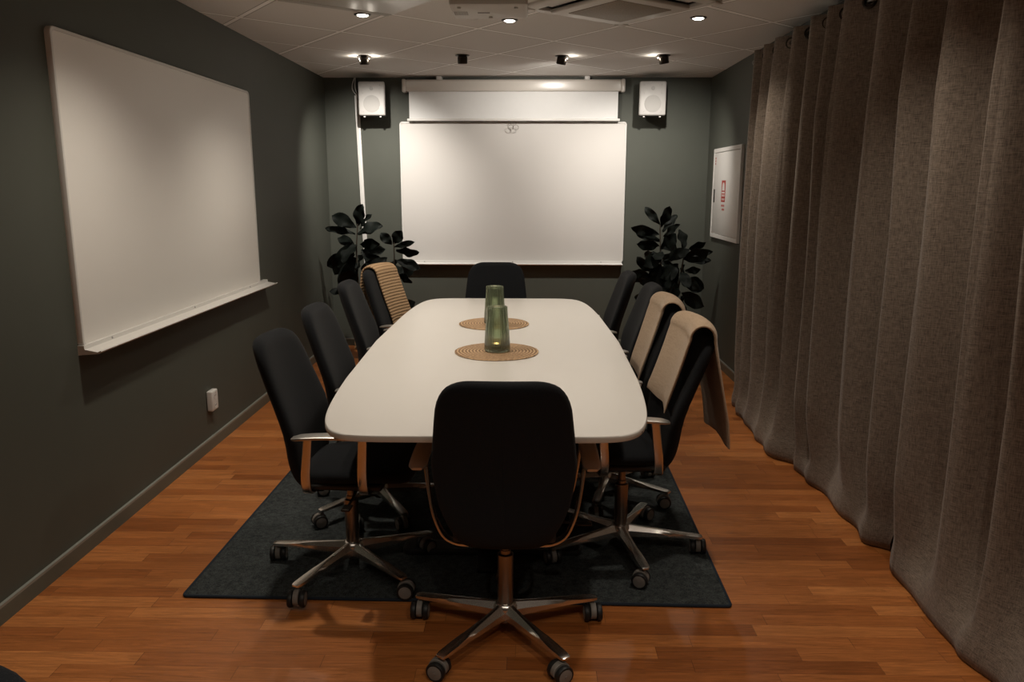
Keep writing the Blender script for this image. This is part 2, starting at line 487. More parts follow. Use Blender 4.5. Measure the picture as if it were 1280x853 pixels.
bm = bmesh.new()
for cx, cz, r in ((0, -.31, .022), (-.022, -.347, .021), (.022, -.347, .021)):
    tube(bm, [(cx+r*1.15*math.cos(a*PI/12), -.088+.004*math.sin(a), cz+r*math.sin(a*PI/12)) for a in range(24)], .0018, 6, closed=True, up=(0, 1, 0))
obj('pull_handle', bm, M['grey_plastic'], t)

# ------------------------------------------------------------------ speakers
def speaker(x, rotz, label):
    t = thing('wall_speaker', label, 'speaker', (x, YB, 2.183), rotz, 'wall speakers')
    t.scale = (.9, 1.2, .9)
    bm = bmesh.new()
    rings = []
    for y, w, h, dz in ((-.245, .122, .152, 0), (-.235, .124, .154, 0), (-.12, .112, .148, -.004), (-.075, .09, .135, -.01)):
        rings.append([(px, y, pz+dz) for px, pz in rounded_rect(2*w-.004, 2*h-.004, .012, 5)])
    loft(bm, rings)
    obj('cabinet', bm, M['black'], t)
    bm = bmesh.new()
    rings = []
    for ins, y in ((0, -.236), (0, -.252), (.003, -.258), (.012, -.262)):
        pts = []
        for px, pz in rounded_rect(.246-2*ins, .304-2*ins, .014, 6):
            bulge = .010*(1-(px/.123)**2)
            pts.append((px, y, pz+(bulge if pz > 0 else 0)))
        rings.append(pts)
    loft(bm, rings)
    obj('baffle', bm, M['baffle'], t)
    bm = bmesh.new(); lathe(bm, [(.078, -.2615), (.077, -.2640), (.05, -.2655), (0, -.266)], 40, (0, 0, -.048), axis='Y')
    obj('woofer_grille', bm, M['grille'], t)
    bm = bmesh.new(); lathe(bm, [(.018, -.2615), (.016, -.264), (0, -.2645)], 24, (0, 0, .09), axis='Y')
    obj('tweeter', bm, M['grille'], t)
    for sx in (-.08, .08):
        for sz in (.12, .045, -.12):
            bm = bmesh.new()
            lathe(bm, [(.004, -.2615), (.003, -.264), (0, -.2645)], 10, (sx, 0, sz), axis='Y')
            obj('screw', bm, M['grille'], t)
    for sx in (-.075, .075):
        bm = bmesh.new(); lathe(bm, [(0, -.155), (.009, -.157), (.011, -.163), (.007, -.168), (0, -.169)], 14, (sx, -.235, 0))
        obj('foot', bm, M['white'], t)
    bm = bmesh.new()
    add_box(bm, -.055, .055, -.012, 0, -.09, .10, bev=.004)
    tube(bm, [(0, -.01, .0), (0, -.09, 0)], .025, 14)
    obj('bracket', bm, M['black'], t)
    return t
speaker(-1.332, rad(3), 'white wall speaker left of the projection screen, above the cable trunking')
speaker(1.052, rad(-2), 'white wall speaker right of the projection screen')

# cable trunking + cables
bm = bmesh.new(); add_box(bm, -.019, .019, -.022, 0, 0, 2.17, bev=.003)
o = obj('cable_trunking', bm, M['white'], loc=(-1.452, YB, .07), rot=(0, rad(-1.35), 0)); tag(o, 'narrow white cable trunking running down the far wall behind the left plant', 'trunking')
bm = bmesh.new()
for k, (dx, dy, sway, r) in enumerate(((0, 0, -.05, .004), (.012, -.006, -.025, .004), (-.006, -.01, -.035, .0035))):
    pts = catmull([(-1.485+dx*.4, YB-.012+dy*.3, 2.22), (-1.50+dx+sway*.6, YB-.03+dy, 2.275), (-1.51+dx+sway*.5, YB-.03+dy, 2.325), (-1.515+dx*.5, YB-.012+dy*.3, 2.388)], 6)
    tube(bm, pts, r, 8)
o = obj('speaker_cable', bm, M['white']); tag(o, 'loose white cables hanging from the ceiling into the trunking top', 'cable')
bm = bmesh.new()
for a, b in ((-1.50, -1.44), (-1.495, -1.425)):
    tube(bm, catmull([(a, YB-.02, 2.386), (a+.012, YB-.04, 2.33), (b-.02, YB-.06, 2.27), (b+.06, YB-.10, 2.22)], 6), .0045, 8)
o = obj('speaker_cable', bm, M['black']); tag(o, 'black cables running behind the left wall speaker', 'cable')

# wall socket
t = thing('wall_socket', 'white double power socket low on the left wall', 'socket', (XL, 4.245, .277))
bm = bmesh.new(); add_box(bm, 0, .034, -.042, .042, -.058, .058, bev=.008, seg=3)
obj('housing', bm, M['white'], t)
for dz in (.027, -.027):
    bm = bmesh.new(); lathe(bm, [(.0, .0335), (.021, .0345), (.021, .0355), (.018, .0355), (.017, .0345), (0, .0345)], 24, (0, 0, dz), axis='X')
    for dy in (-.008, .008): lathe(bm, [(0, .0340), (.003, .0348), (.003, .0352), (0, .0352)], 8, (0, dy, dz), mi=1, axis='X')
    obj('outlet', bm, [M['white'], M['black']], t)

# ------------------------------------------------------------------ fire cabinet on right wall
t = thing('wall_cabinet', 'flush white metal cabinet with red fire sticker on the right wall', 'cabinet', (XR, 6.40, 1.405))
W2, H2 = .435, .365
bm = bmesh.new()
rings = []
for ins, x in ((0, 0), (0, -.020), (.002, -.022), (.030, -.022), (.032, -.020), (.032, 0)):
    rings.append([(x, y, z) for y, z in rounded_rect(2*(W2-ins), 2*(H2-ins), .003, 2)])
loft(bm, rings, closed_path=True)
obj('frame', bm, M['white'], t, smooth=30)
door = obj('door', box(-.021, -.004, -W2+.036, W2-.036, -H2+.036, H2-.036, bev=.002), M['white'], t)
bm = bmesh.new(); add_box(bm, -.0255, -.020, .335, .365, -.075, .035, bev=.003)
obj('latch', bm, M['dark_metal'], door)
# red sticker: red square with white bell-shaped pictogram and light lines
sx = -.0218
yc, zc = .045, .02
bm = bmesh.new()
add_box(bm, sx-.0003, sx+.001, yc-.062, yc+.062, zc-.085, zc+.085)
add_box(bm, sx-.0006, sx+.001, yc-.046, yc+.046, zc-.018, zc-.005, mi=1)
pts = [(yc+.042, zc+.005), (yc-.042, zc+.005)]+[(yc-.036*math.cos(a*PI/10), zc+.03+.04*math.sin(a*PI/10)) for a in range(11)]
vs = [bm.verts.new((sx-.0007, y, z)) for y, z in pts]; f = bm.faces.new(vs); f.material_index = 1
for k in range(4): add_box(bm, sx-.0006, sx+.001, yc-.046+k*.024, yc-.030+k*.024, zc-.042, zc-.026, mi=1)
for k in range(4): add_box(bm, sx-.0006, sx+.001, yc-.046+k*.024, yc-.032+k*.024, zc-.072, zc-.056, mi=1)
obj('sticker', bm, [M['red'], M['white']], door, smooth=0)
bm = bmesh.new()
for row, n in ((-.115, 4), (-.145, 3)):
    for k in range(n): add_box(bm, sx-.0003, sx+.001, yc-.05+k*.027, yc-.033+k*.027, zc+row-.008, zc+row+.008)
obj('red_marking', bm, M['red'], door, smooth=0)
bm = bmesh.new()
for k in range(3): add_box(bm, sx-.0003, sx+.001, .345, .362, .235+k*.022, .25+k*.022)
obj('red_marking', bm, M['red'], door, smooth=0)

# ------------------------------------------------------------------ rug and table
t = thing('rug', 'dark charcoal rug with navy bound edge under the table', 'rug', (-.235, 4.06, 0), rad(-.8))
bm = bmesh.new(); plate(bm, 1.965, 2.97, .012, .0005, .009, bev=.002, n=4)
obj('pile', bm, M['carpet'], t)
bm = bmesh.new()
bp_ = [(x, y, .006) for x, y in rounded_rect(1.972, 2.977, .016, 6)]
tube(bm, bp_, .006, 8, closed=True)
obj('binding', bm, M['binding'], t)

TX, TY, TZ = -.142, 3.688, .735
def table_outline(ins, n=240):
    pts = []
    A, B, E = .584-ins, 1.455-ins, 10.5
    for k in range(n):
        a = 2*PI*k/n
        x = sgnpow(math.cos(a), 2/E); y = sgnpow(math.sin(a), 2/E)
        pts.append((A*x*(1-.12*y*y), B*y))
    return pts
t = thing('conference_table', 'long white boat-shaped conference table on the dark rug', 'table', (TX, TY, 0), rad(.5))
bm = bmesh.new()
loft(bm, [[(x, y, z) for x, y in table_outline(i)] for i, z in ((.012, .712), (.001, .715), (0, .718), (0, .731), (.002, .7345), (.006, TZ), (.012, TZ), (.05, TZ))])
for f in bm.faces:
    if abs(f.normal.z) < .3 or f.calc_center_median().z < .7305: f.material_index = 1
bm.normal_update()
for f in bm.faces:
    f.material_index = 0 if (f.normal.z > .55 or f.calc_center_median().z > .7325) else 1
obj('tabletop', bm, [M['table'], M['table_edge']], t, smooth=50)
for yy in (-.72, .72):
    bm = bmesh.new(); add_box(bm, -.07, .07, yy-.045, yy+.045, .03, .70, bev=.006)
    obj('leg', bm, M['table_black'], t)
    bm = bmesh.new()
    plate(bm, .72, .10, .03, .012, .032, bev=.006)
    bmesh.ops.translate(bm, verts=bm.verts[:], vec=(0, yy, 0))
    n0 = len(bm.verts)
    add_box(bm, -.055, .055, yy-.20, yy+.20, .012, .030, bev=.005)
    obj('foot', bm, M['table_black'], t)
    bm = bmesh.new(); add_box(bm, -.35, .35, yy-.05, yy+.05, .69, .712, bev=.004)
    obj('support_rail', bm, M['table_black'], t)
bm = bmesh.new(); add_box(bm, -.03, .03, -.70, .70, .66, .70, bev=.004)
obj('crossbeam', bm, M['table_black'], t)
# small dark plate let into the near right edge
bm = bmesh.new(); add_box(bm, -.016, .016, -.002, .002, -.004, .004, bev=.001)
obj('edge_plate', bm, M['grey_plastic'], t, loc=(.475, -1.372, .7225), rot=(0, 0, rad(26)))

# ------------------------------------------------------------------ mats, vases
def mat_round(x, y, label):
    bm = bmesh.new()
    rings = []
    n = 96
    for r0, z in ((.0, .0005), (.185, .0005), (.188, .003), (.188, .0045), (.183, .0065), (0, .0065)):
        ring = []
        for k in range(n):
            a = 2*PI*k/n; r = max(r0, 1e-4)*(1+.006*math.sin(a*5+x*9)+.004*math.sin(a*23))
            ring.append((r*math.cos(a), r*math.sin(a), z))
        rings.append(ring)
    loft(bm, rings)
    o = obj('placemat', bm, M['seagrass'], loc=(x, y, TZ)); tag(o, label, 'placemat', 'round placemats on the table')
mat_round(-.134, 3.437, 'round woven seagrass mat nearer the front of the table')
mat_round(-.176, 4.155, 'round woven seagrass mat at the far half of the table')
def vase(x, y, label, lit):
    bm = bmesh.new()
    out = [(0, .0), (.050, .0), (.0575, .004), (.0585, .012), (.054, .09), (.0485, .155), (.0465, .19), (.0462, .199), (.0448, .2005), (.0434, .199), (.0437, .19), (.0455, .155), (.051, .09), (.0553, .02), (.05, .013), (0, .012)]
    lathe(bm, out, 64)
    o = obj('glass_vase', bm, M['glass'], loc=(x, y, TZ+.0068), smooth=60); tag(o, label, 'vase', 'green glass vases on the table')
    if lit:
        t = thing('tealight', 'small lit tealight inside the nearer green glass vase', 'candle', (x-.004, y, TZ+.0068+.0122))
        bm = bmesh.new(); lathe(bm, [(0, 0), (.0185, 0), (.019, .016), (.0183, .016), (.0178, .004), (0, .003)], 28)
        obj('cup', bm, M['alu'], t)
        bm = bmesh.new(); lathe(bm, [(0, .0035), (.0172, .0045), (.0172, .012), (0, .0125)], 24)
        obj('wax', bm, M['wax'], t)
        bm = bmesh.new(); lathe(bm, [(0, .0125), (.0016, .014), (.0022, .0165), (.0014, .020), (0, .024)], 12)
        obj('flame', bm, M['flame'], t)
vase(-.132, 3.437, 'green ribbed glass vase standing on the nearer seagrass mat', True)
vase(-.172, 4.15, 'green ribbed glass vase on the far seagrass mat, partly hidden', False)

# ------------------------------------------------------------------ office chair
BACK_PATH = [(.355, -.085), (.365, -.112), (.38, -.138), (.42, -.160), (.46, -.170), (.51, -.174), (.58, -.178), (.66, -.198), (.75, -.228), (.84, -.256), (.94, -.284)]
BACK_W = [(.355, .09), (.362, .112), (.38, .135), (.42, .157), (.46, .179), (.51, .200), (.58, .214), (.65, .219), (.72, .211), (.78, .205), (.84, .197), (.87, .189), (.895, .177), (.912, .162), (.925, .142), (.932, .122), (.936, .10)]
def back_c(z): return interp(BACK_PATH, z)
def back_w(z): return interp(BACK_W, z)
CURVE = .035
def chair_parts(root):
    # backrest
    bm = bmesh.new(); rings = []
    zs = [.356, .359, .364, .372, .385, .4, .415, .43, .45, .48, .51, .55, .6, .65, .7, .75, .8, .84, .865, .885, .9, .912, .922, .929, .933, .9355]
    n = 36
    for z in zs:
        w = back_w(z); yc = back_c(z)
        th = .034
        if z < .40: th *= math.sqrt(max(.02, 1-((.40-z)/.046)**2))
        if z > .905: th *= math.sqrt(max(.02, 1-((z-.905)/.0315)**2))
        ring = []
        for px, py in superell(w, th, n, 2.7):
            ring.append((px, yc+py+CURVE*(px/.21)**2, z))
        rings.append(ring)
    loft(bm, rings)
    b = obj('backrest', bm, M['fabric'], root, smooth=60)
    bm = bmesh.new()
    tube(bm, [(0, back_c(z)-.0335-.0005, z) for z in (.44, .5, .56, .62, .68, .74, .8, .86, .9)], .0016, 6, up=(0, 1, 0))
    obj('seam', bm, M['fabric'], b)
    # seat
    bm = bmesh.new(); rings = []
    prof = [(-.165, .10, .006, .434), (-.162, .13, .018, .434), (-.15, .150, .028, .435), (-.12, .172, .036, .433), (-.06, .190, .038, .435), (.02, .201, .036, .438), (.12, .203, .035, .443), (.19, .200, .035, .444), (.225, .190, .033, .440), (.245, .172, .027, .435), (.256, .15, .018, .430), (.26, .12, .006, .428)]
    for y, w, th, z in prof:
        rings.append([(px, y, z+pz+.012*(abs(px)/.23)**3) for px, pz in superell(w, th, 32, 2.6)])
    loft(bm, rings)
    obj('seat', bm, M['fabric'], root, smooth=60)
    bm = bmesh.new()
    add_box(bm, -.16, .16, -.14, .16, .385, .415, bev=.012, seg=3)
    add_box(bm, -.06, .06, -.08, .12, .345, .39, bev=.015, seg=3)
    obj('mechanism', bm, M['black'], root)
    bm = bmesh.new(); tube(bm, [(.05, .05, .375), (.17, .06, .372), (.245, .06, .366)], .005, 8)
    add_box(bm, .235, .285, .045, .075, .362, .370, bev=.003)
    obj('lever', bm, M['dark_metal'], root)
    bm = bmesh.new(); lathe(bm, [(0, .045), (.022, .045), (.025, .05), (.0265, .27), (.0265, .285), (.018, .288), (.018, .30), (.0145, .302), (.0145, .36), (0, .36)], 28)
    obj('gas_column', bm, M['column'], root)
    # armrests
    for s in (-1, 1):
        bm = bmesh.new()
        def leg(y0, y1):
            pts = catmull([(s*.10, y0, .372), (s*.150, y0, .376), (s*.192, y0+(y1-y0)*.15, .400), (s*.220, y0+(y1-y0)*.35, .46), (s*.235, y0+(y1-y0)*.65, .53), (s*.247, y1, .618)], 5)
            rings = []
            for i, p in enumerate(pts):
                a = pts[max(i-1, 0)]; c = pts[min(i+1, len(pts)-1)]
                tt = Vector((c.x-a.x, 0, c.z-a.z)).normalized(); nn = Vector((tt.z, 0, -tt.x))
                hw = .0185-.003*i/len(pts)
                rings.append([p+nn*u+Vector((0, v, 0)) for v, u in superell(hw, .0055, 16, 4.)])
            loft(bm, rings)
        arms = []
        for y0, y1 in ((-.108, -.072), (.100, .120)):
            bm = bmesh.new(); leg(y0, y1); arms.append(bm)
        bm = bmesh.new()
        rings = []
        for i in range(14):
            u = i/13; y = lerp(-.118, .150, u)
            e = math.sqrt(max(0.3, 1-abs(2*u-1)**16))
            dz = .004*math.sin(PI*u)+(-.006*(1-u)**4)
            rings.append([(s*.268+px, y, .624+dz+pz) for px, pz in superell(.029*e, .0065*max(.6, e), 20, 4.)])
        loft(bm, rings)
        arm = obj('armrest', bm, M['pad'], root, smooth=45)
        for bm in arms: obj('arm_support', bm, M['alu_leg'], arm, smooth=45)
    # star base
    bm = bmesh.new(); lathe(bm, [(0, .062), (.034, .064), (.040, .075), (.040, .100), (.034, .112), (.0275, .116), (0, .116)], 28)
    obj('hub', bm, M['alu'], root)

def star_leg():
    bm = bmesh.new(); rings = []
    for r, wt, wb, zt, zb in ((.024, .008, .024, .113, .066), (.07, .007, .021, .108, .068), (.14, .008, .0185, .1005, .0705), (.195, .011, .017, .0945, .0725), (.212, .015, .0175, .0915, .0735), (.26, .0175, .0175, .0865, .0735), (.31, .0165, .0165, .083, .072), (.322, .014, .014, .0815, .0725), (.326, .010, .010, .080, .074)):
        zm = (zt+zb)/2
        rings.append([(r, -wb, zb), (r, wb, zb), (r, wb, lerp(zb, zt, .55)), (r, wt*1.02, zt-.001), (r, wt*.6, zt), (r, -wt*.6, zt), (r, -wt*1.02, zt-.001), (r, -wb, lerp(zb, zt, .55))])
    loft(bm, rings)
    return bm
def caster_body():
    bm = bmesh.new()
    lathe(bm, [(0, .05), (.0055, .05), (.0055, .0745), (0, .0745)], 12)
    # hood between the wheels, trailing in -X
    rings = []
    for y, sc in ((-.0085, .94), (-.007, 1.), (.007, 1.), (.0085, .94)):
        ring = []
        for k in range(25):
            a = rad(-10+200*k/24); ring.append((-.012+.0275*sc*math.cos(a), y, .0275+.0275*sc*math.sin(a)+.003))
        ring.append((-.030, y, .014)); ring.append((.008, y, .014))
        rings.append(ring)
    loft(bm, rings)
    lathe(bm, [(0, -.03), (.004, -.03), (.004, .03), (0, .03)], 10, (-.012, 0, .0275), axis='Y')
    return bm
def wheel(s):
    bm = bmesh.new()
    pr = [(.0, .0105), (.022, .0105), (.0265, .0125), (.0275, .0165), (.0275, .0225), (.0255, .0265), (.0215, .0275), (.0205, .0265)]
    lathe(bm, [(r, s*y) for r, y in pr], 30, (-.012, 0, .0275), axis='Y')
    lathe(bm, [(.0205, s*.0255), (.0205, s*.0272), (.016, s*.0285), (0, s*.0288)], 26, (-.012, 0, .0275), mi=1, axis='Y')
    return bm

CH = dict()
def make_chair(label, group):
    root = thing('office_chair', label, 'chair', group=group)
    chair_parts(root)
    for k in range(5):
        obj('leg', star_leg(), M['alu'], root, smooth=30)
        c = obj('caster', caster_body(), M['grey_plastic'], root)
        for s in (-1, 1): obj('wheel', wheel(s), [M['black'], M['grey_plastic']], c)
    # share the meshes of the repeated parts
    seen = {}
    for o in [c for c in root.children]+[w for c in root.children for w in c.children]:
        nm = o.name.split('.')[0]
        if nm in ('leg', 'caster'):
            if nm in seen: o.data = seen[nm]
            else: seen[nm] = o.data
    return root
def copy_tree(o, parent=None):
    c = o.copy(); COL.objects.link(c); c.parent = parent
    for ch in list(o.children): copy_tree(ch, c)
    return c
def pose(root, loc, rotz, star, dz, seed, back_tilt=0.):
    """Place a chair: star = world angle of one base leg; dz raises the seat on its gas lift."""
    rnd = random.Random(seed)
    root.location = loc; root.rotation_euler = (0, 0, rotz)
    legs = [c for c in root.children if c.name.startswith('leg')]
    cas = [c for c in root.children if c.name.startswith('caster')]
    for k in range(5):
        a = star+k*2*PI/5-rotz
        legs[k].rotation_euler = (0, 0, a)
        cas[k].location = (.312*math.cos(a), .312*math.sin(a), 0)
        sw = CASTER.get((seed, k), rnd.uniform(0, 2*PI))
        cas[k].rotation_euler = (0, 0, sw-rotz); cas[k].scale = (1.12, 1.12, 1.1)
    for c in root.children:
        nm = c.name.split('.')[0]
        if nm in ('seat', 'backrest', 'armrest', 'mechanism', 'lever'):
            c.location = (0, 0, dz)
        if nm == 'backrest':
            c.matrix_local = Matrix.Translation((0, 0, dz)) @ TILT(back_tilt)

TILT = lambda a: Matrix.Translation((0, -.14, .44)) @ Matrix.Rotation(a, 4, 'X') @ Matrix.Translation((0, .14, -.44))
CASTER = {(0, 0): rad(10), (0, 1): rad(88), (0, 2): rad(-20), (0, 3): rad(32), (0, 4): rad(95)}
G = 'black office chairs'
RZ = .009
chairs = [
 ('near', (-.066, 2.385, 0), 0, rad(90), .0, 0, 'black office chair at the near end of the table, seen from behind'),
 ('l1', (-.668, 2.81, RZ), -PI/2-rad(3), rad(28), -.008, 1, 'bare black office chair nearest the camera on the left side of the table'),
 ('l2', (-.675, 3.41, RZ), -PI/2, rad(12), .004, 0, 'second black office chair from the front along the left side'),
 ('l3', (-.71, 4.215, RZ), -PI/2+rad(1), rad(50), .012, 0, 'third black office chair along the left side, before the knit throw'),
 ('l4', (-.70, 4.84, RZ), -PI/2-rad(13), rad(0), .010, 0, 'black office chair under the ribbed knit throw, far left of table'),
 ('r1', (.385, 2.992, RZ), PI/2+rad(3), rad(64.2), .004, 4, 'nearest right-hand black office chair, its beige throw hanging down behind'),
 ('r2', (.385, 3.585, RZ), PI/2, rad(40), .002, 2, 'second right-hand black office chair, beige throw on its front'),
 ('r3', (.40, 4.185, RZ), PI/2, rad(40), .010, 1, 'third black office chair along the right side, bare, beyond the throws'),
 ('r4', (.355, 4.785, RZ), PI/2, rad(5), .008, 0, 'last bare black office chair along the right side, by the far whiteboard'),
 ('far', (-.213, 5.225, RZ), PI+rad(1), rad(30), -.006, 0, 'black office chair at the far end of the table, facing us'),
 ('corner', (-.714, .512, 0), PI, rad(10), .0, 0, 'black chair cut off at the bottom left corner of the photo'),
]
proto = make_chair(chairs[0][6], G)
CHAIR = {}
for i, (key, loc, rz, star, dz, tilt, label) in enumerate(chairs):
    r = proto if i == 0 else copy_tree(proto)
    r['label'] = label
    CHAIR[key] = r
for i, (key, loc, rz, star, dz, tilt, label) in enumerate(chairs):
    pose(CHAIR[key], loc, rz, star, dz, i, rad(tilt))

# ------------------------------------------------------------------ throws over chairs
def throw(name, key, label, x0, x1, zf, zr, flare, mat, th=.007, seed=0, ruffle=.004, slant=0., group=None):
    """A blanket strip swept from the front of a backrest, over its top, and down behind it."""
    rnd = random.Random(seed)
    top = .9355
    path = []            # (y, z) in chair space
    z = zf
    while z < .90:
        path.append((back_c(z)+.034+th+.004, z)); z += .03
    yc = back_c(.91); R = .034+th+.004
    for k in range(0, 13):
        a = PI*k/12*1.02
        path.append((yc+R*math.cos(a), .905+(R+.006)*math.sin(a)*1.0))
    y = yc-R; z = .90; zz = z
    while zz > zr:
        u = (z-zz)/(z-zr)
        path.append((y-flare*u, zz)); zz -= .03
    path.append((y-flare, zr))
    pts = catmull([(0, a, b) for a, b in path], 2)
    fr = []
    for i, p in enumerate(pts):
        a = pts[max(i-1, 0)]; c = pts[min(i+1, len(pts)-1)]
        tt = (c-a).normalized(); fr.append((p, Vector((0, -tt.z, tt.y)) if True else None))
    bm = bmesh.new(); rings = []
    L = 0; lens = []
    for i, p in enumerate(pts):
        if i: L += (p-pts[i-1]).length
        lens.append(L)
    n = 48; xm = (x0+x1)/2; hw = (x1-x0)/2
    ph = [rnd.uniform(0, 6) for _ in range(4)]
    for i, (p, nn) in enumerate(fr):
        t_ = lens[i]/L
        ring = []
        endth = th*(1 if 2 < i < len(fr)-3 else (.85 if 1 <= i < len(fr)-1 else .45))
        for px, pz in superell(hw, endth, n, 3.):
            x = xm+px+slant*(t_-.4)+.004*math.sin(9*t_+ph[2])
            w = CURVE*(min(abs(x), .20)/.21)**2
            front = max(0., 1-max(0., t_-.45)*5) if True else 1
            off = ruffle*(math.sin(x*26+ph[0])+.6*math.sin(x*47+ph[1]+t_*5))*(.25 if t_ < .5 else 1.6*(t_-.4))
            lift = .003*math.sin(px/hw*3+ph[3])
            q = p+nn*(-(pz)) + Vector((x, 0, 0))
            q.y += w*(1 if t_ < .55 else max(0, 1-(t_-.55)*3))
            q -= nn*abs(off)*.6
            if i < 3: q.z += .006*math.sin(px/hw*4+ph[1])
            if i > len(fr)-4: q.z += .010*math.sin(px/hw*3+ph[0])
            ring.append(q)
        rings.append(ring)
    R_ = loft(bm, rings)
    uvl = bm.loops.layers.uv.new('UVMap')
    idx = {}
    for i, r in enumerate(R_):
        for v in r: idx[v] = lens[i]
    for f in bm.faces:
        for l in f.loops: l[uvl].uv = (l.vert.co.x, idx[l.vert])
    o = obj(name, bm, mat, smooth=60)
    src = CHAIR[key]
    bk = [c for c in src.children if c.name.startswith('backrest')][0]
    o.matrix_world = Matrix.Translation(src.location) @ Matrix.Rotation(src.rotation_euler.z, 4, 'Z') @ bk.matrix_local
    tag(o, label, 'throw', group)
    return o
throw('throw_blanket', 'r1', 'beige wool throw on the nearest right-hand chair, long end hanging behind it', -.19, .16, .635, .50, .045, M['throw'], th=.009, seed=3, group='throws on chair backs')
throw('throw_blanket', 'r2', 'beige wool throw on the second right-hand chair, behind the nearest throw', -.18, .16, .60, .62, .03, M['throw'], th=.009, seed=5, group='throws on chair backs')
throw('throw_blanket', 'l4', 'ribbed tan knit throw over the far left chair', -.19, .07, .60, .46, .03, M['knit'], th=.012, seed=8, ruffle=.002, slant=.10, group='throws on chair backs')

# ------------------------------------------------------------------ plants
def leaf(bm, B, Tp, w, rnd, mi=0):
    B = Vector(B); Tp = B+(Vector(Tp)-B)*1.10; ax = Tp-B; L = ax.length; ax.normalize()
    view = Vector((-.1, -1, .25)); view.rotate(Matrix.Rotation(rnd.uniform(-.7, .7), 3, ax))
    side = ax.cross(view).normalized(); nrm = side.cross(ax).normalized()
    nu, nv = 12, 7
    grid = []
    ph = rnd.uniform(0, 6); droop = rnd.uniform(.05, .16)*L
    for i in range(nu+1):
        u = i/nu
        prof = (math.sin(PI*min(1, u**1.25*1.0))**.75 if 0 < u < 1 else 0)
        hw = w*.44*prof+.0025
        c = B+ax*(L*u)+nrm*(.35*droop*math.sin(PI*u))-Vector((0, 0, 1))*droop*(u**2)*.5
        row = []
        for j in range(nv):
            v = (j-(nv-1)/2)/((nv-1)/2)
            wave = .010*math.sin(u*13+ph+v)*abs(v)
            row.append(c+side*(hw*v)+nrm*(.22*hw*abs(v)+wave))
        grid.append(row)
    V = [[bm.verts.new(p) for p in r] for r in grid]
    V2 = [[bm.verts.new(p-nrm*.0012) for p in r] for r in grid]
    for i in range(nu):
        for j in range(nv-1):
            bm.faces.new((V[i][j], V[i][j+1], V[i+1][j+1], V[i+1][j]))
            bm.faces.new((V2[i][j], V2[i+1][j], V2[i+1][j+1], V2[i][j+1]))
    rim = [V[i][0] for i in range(nu+1)]+[V[nu][j] for j in range(1, nv)]+[V[i][nv-1] for i in range(nu-1, -1, -1)]+[V[0][j] for j in range(nv-2, 0, -1)]
    rim2 = [V2[i][0] for i in range(nu+1)]+[V2[nu][j] for j in range(1, nv)]+[V2[i][nv-1] for i in range(nu-1, -1, -1)]+[V2[0][j] for j in range(nv-2, 0, -1)]
    for k in range(len(rim)):
        m = (k+1) % len(rim)
        bm.faces.new((rim[k], rim[m], rim2[m], rim2[k]))

def plant(label, pot_c, stems, leaves, seed, extra):
    rnd = random.Random(seed)
    t = thing('potted_fig', label, 'plant', (pot_c[0], pot_c[1], 0), 0, 'potted plants in the far corners')
    o = Vector((pot_c[0], pot_c[1], 0))
    bm = bmesh.new(); lathe(bm, [(0, 0), (.12, 0), (.125, .006), (.152, .25), (.155, .285), (.150, .290), (.143, .286), (.138, .24), (0, .238)], 40)
    obj('pot', bm, M['pot'], t)
    bm = bmesh.new(); lathe(bm, [(0, .236), (.139, .240), (.139, .247), (.07, .255), (0, .252)], 30)
    obj('soil', bm, M['soil'], t)
    for s in stems:
        P = catmull([Vector(p)-o for p in s], 8)
        bm = bmesh.new(); tube(bm, P, [.011-.007*i/len(P) for i in range(len(P))], 8, up=(0, 1, 0))
        obj('stem', bm, M['stem'], t)
    bm = bmesh.new()
    for B, Tp, w in leaves: leaf(bm, Vector(B)-o, Vector(Tp)-o, w*1.05, rnd)
    # lower leaves, hidden in part behind the chairs
    for (sx, sy, sz0, sz1, cnt, reach) in extra:
        for k in range(cnt):
            a = k*2.4+rnd.uniform(-.4, .4); z = lerp(sz0, sz1, (k+.5)/cnt)
            Lh = reach*rnd.uniform(.75, 1.15)
            tip = Vector((sx+Lh*math.cos(a), min(sy+Lh*math.sin(a), YB-.06), z+rnd.uniform(-.12, .10)))
            tip.x = max(XL+.05, min(XR-.05, tip.x))
            leaf(bm, Vector((sx+.02*math.cos(a), sy+.02*math.sin(a), z))-o, tip-o, rnd.uniform(.10, .15), rnd)
    obj('foliage', bm, M['leaf'], t, smooth=80)
LPL = [((-1.418,6.521,1.121),(-1.602,6.556,1.23),.12),((-1.415,6.571,1.131),(-1.363,6.512,1.31),.107),((-1.413,6.55,1.066),(-1.218,6.522,1.147),.127),((-1.436,6.562,1.066),(-1.668,6.588,1.117),.08),((-1.385,6.518,1.108),(-1.275,6.422,1.236),.06),((-1.462,6.577,1.005),(-1.605,6.546,.773),.174),((-1.401,6.571,.979),(-1.233,6.471,1.0),.094),((-1.383,6.546,.941),(-1.219,6.561,.718),.174),((-1.435,6.528,.902),(-1.666,6.58,.816),.147),((-1.441,6.582,.871),(-1.53,6.487,.625),.175),((-1.122,6.512,.984),(-1.203,6.499,1.077),.086),((-1.121,6.585,.985),(-1.051,6.546,1.094),.101),((-1.092,6.527,.937),(-.914,6.495,.933),.087),((-1.102,6.512,.964),(-.939,6.448,1.015),.053),((-1.098,6.545,.848),(-.908,6.524,.798),.094),((-1.168,6.529,.876),(-1.306,6.466,.776),.107),((-1.09,6.528,.77),(-.974,6.501,.679),.08),((-1.143,6.533,.823),(-1.12,6.437,.6),.147),((-1.206,6.577,.784),(-1.307,6.566,.534),.148)]
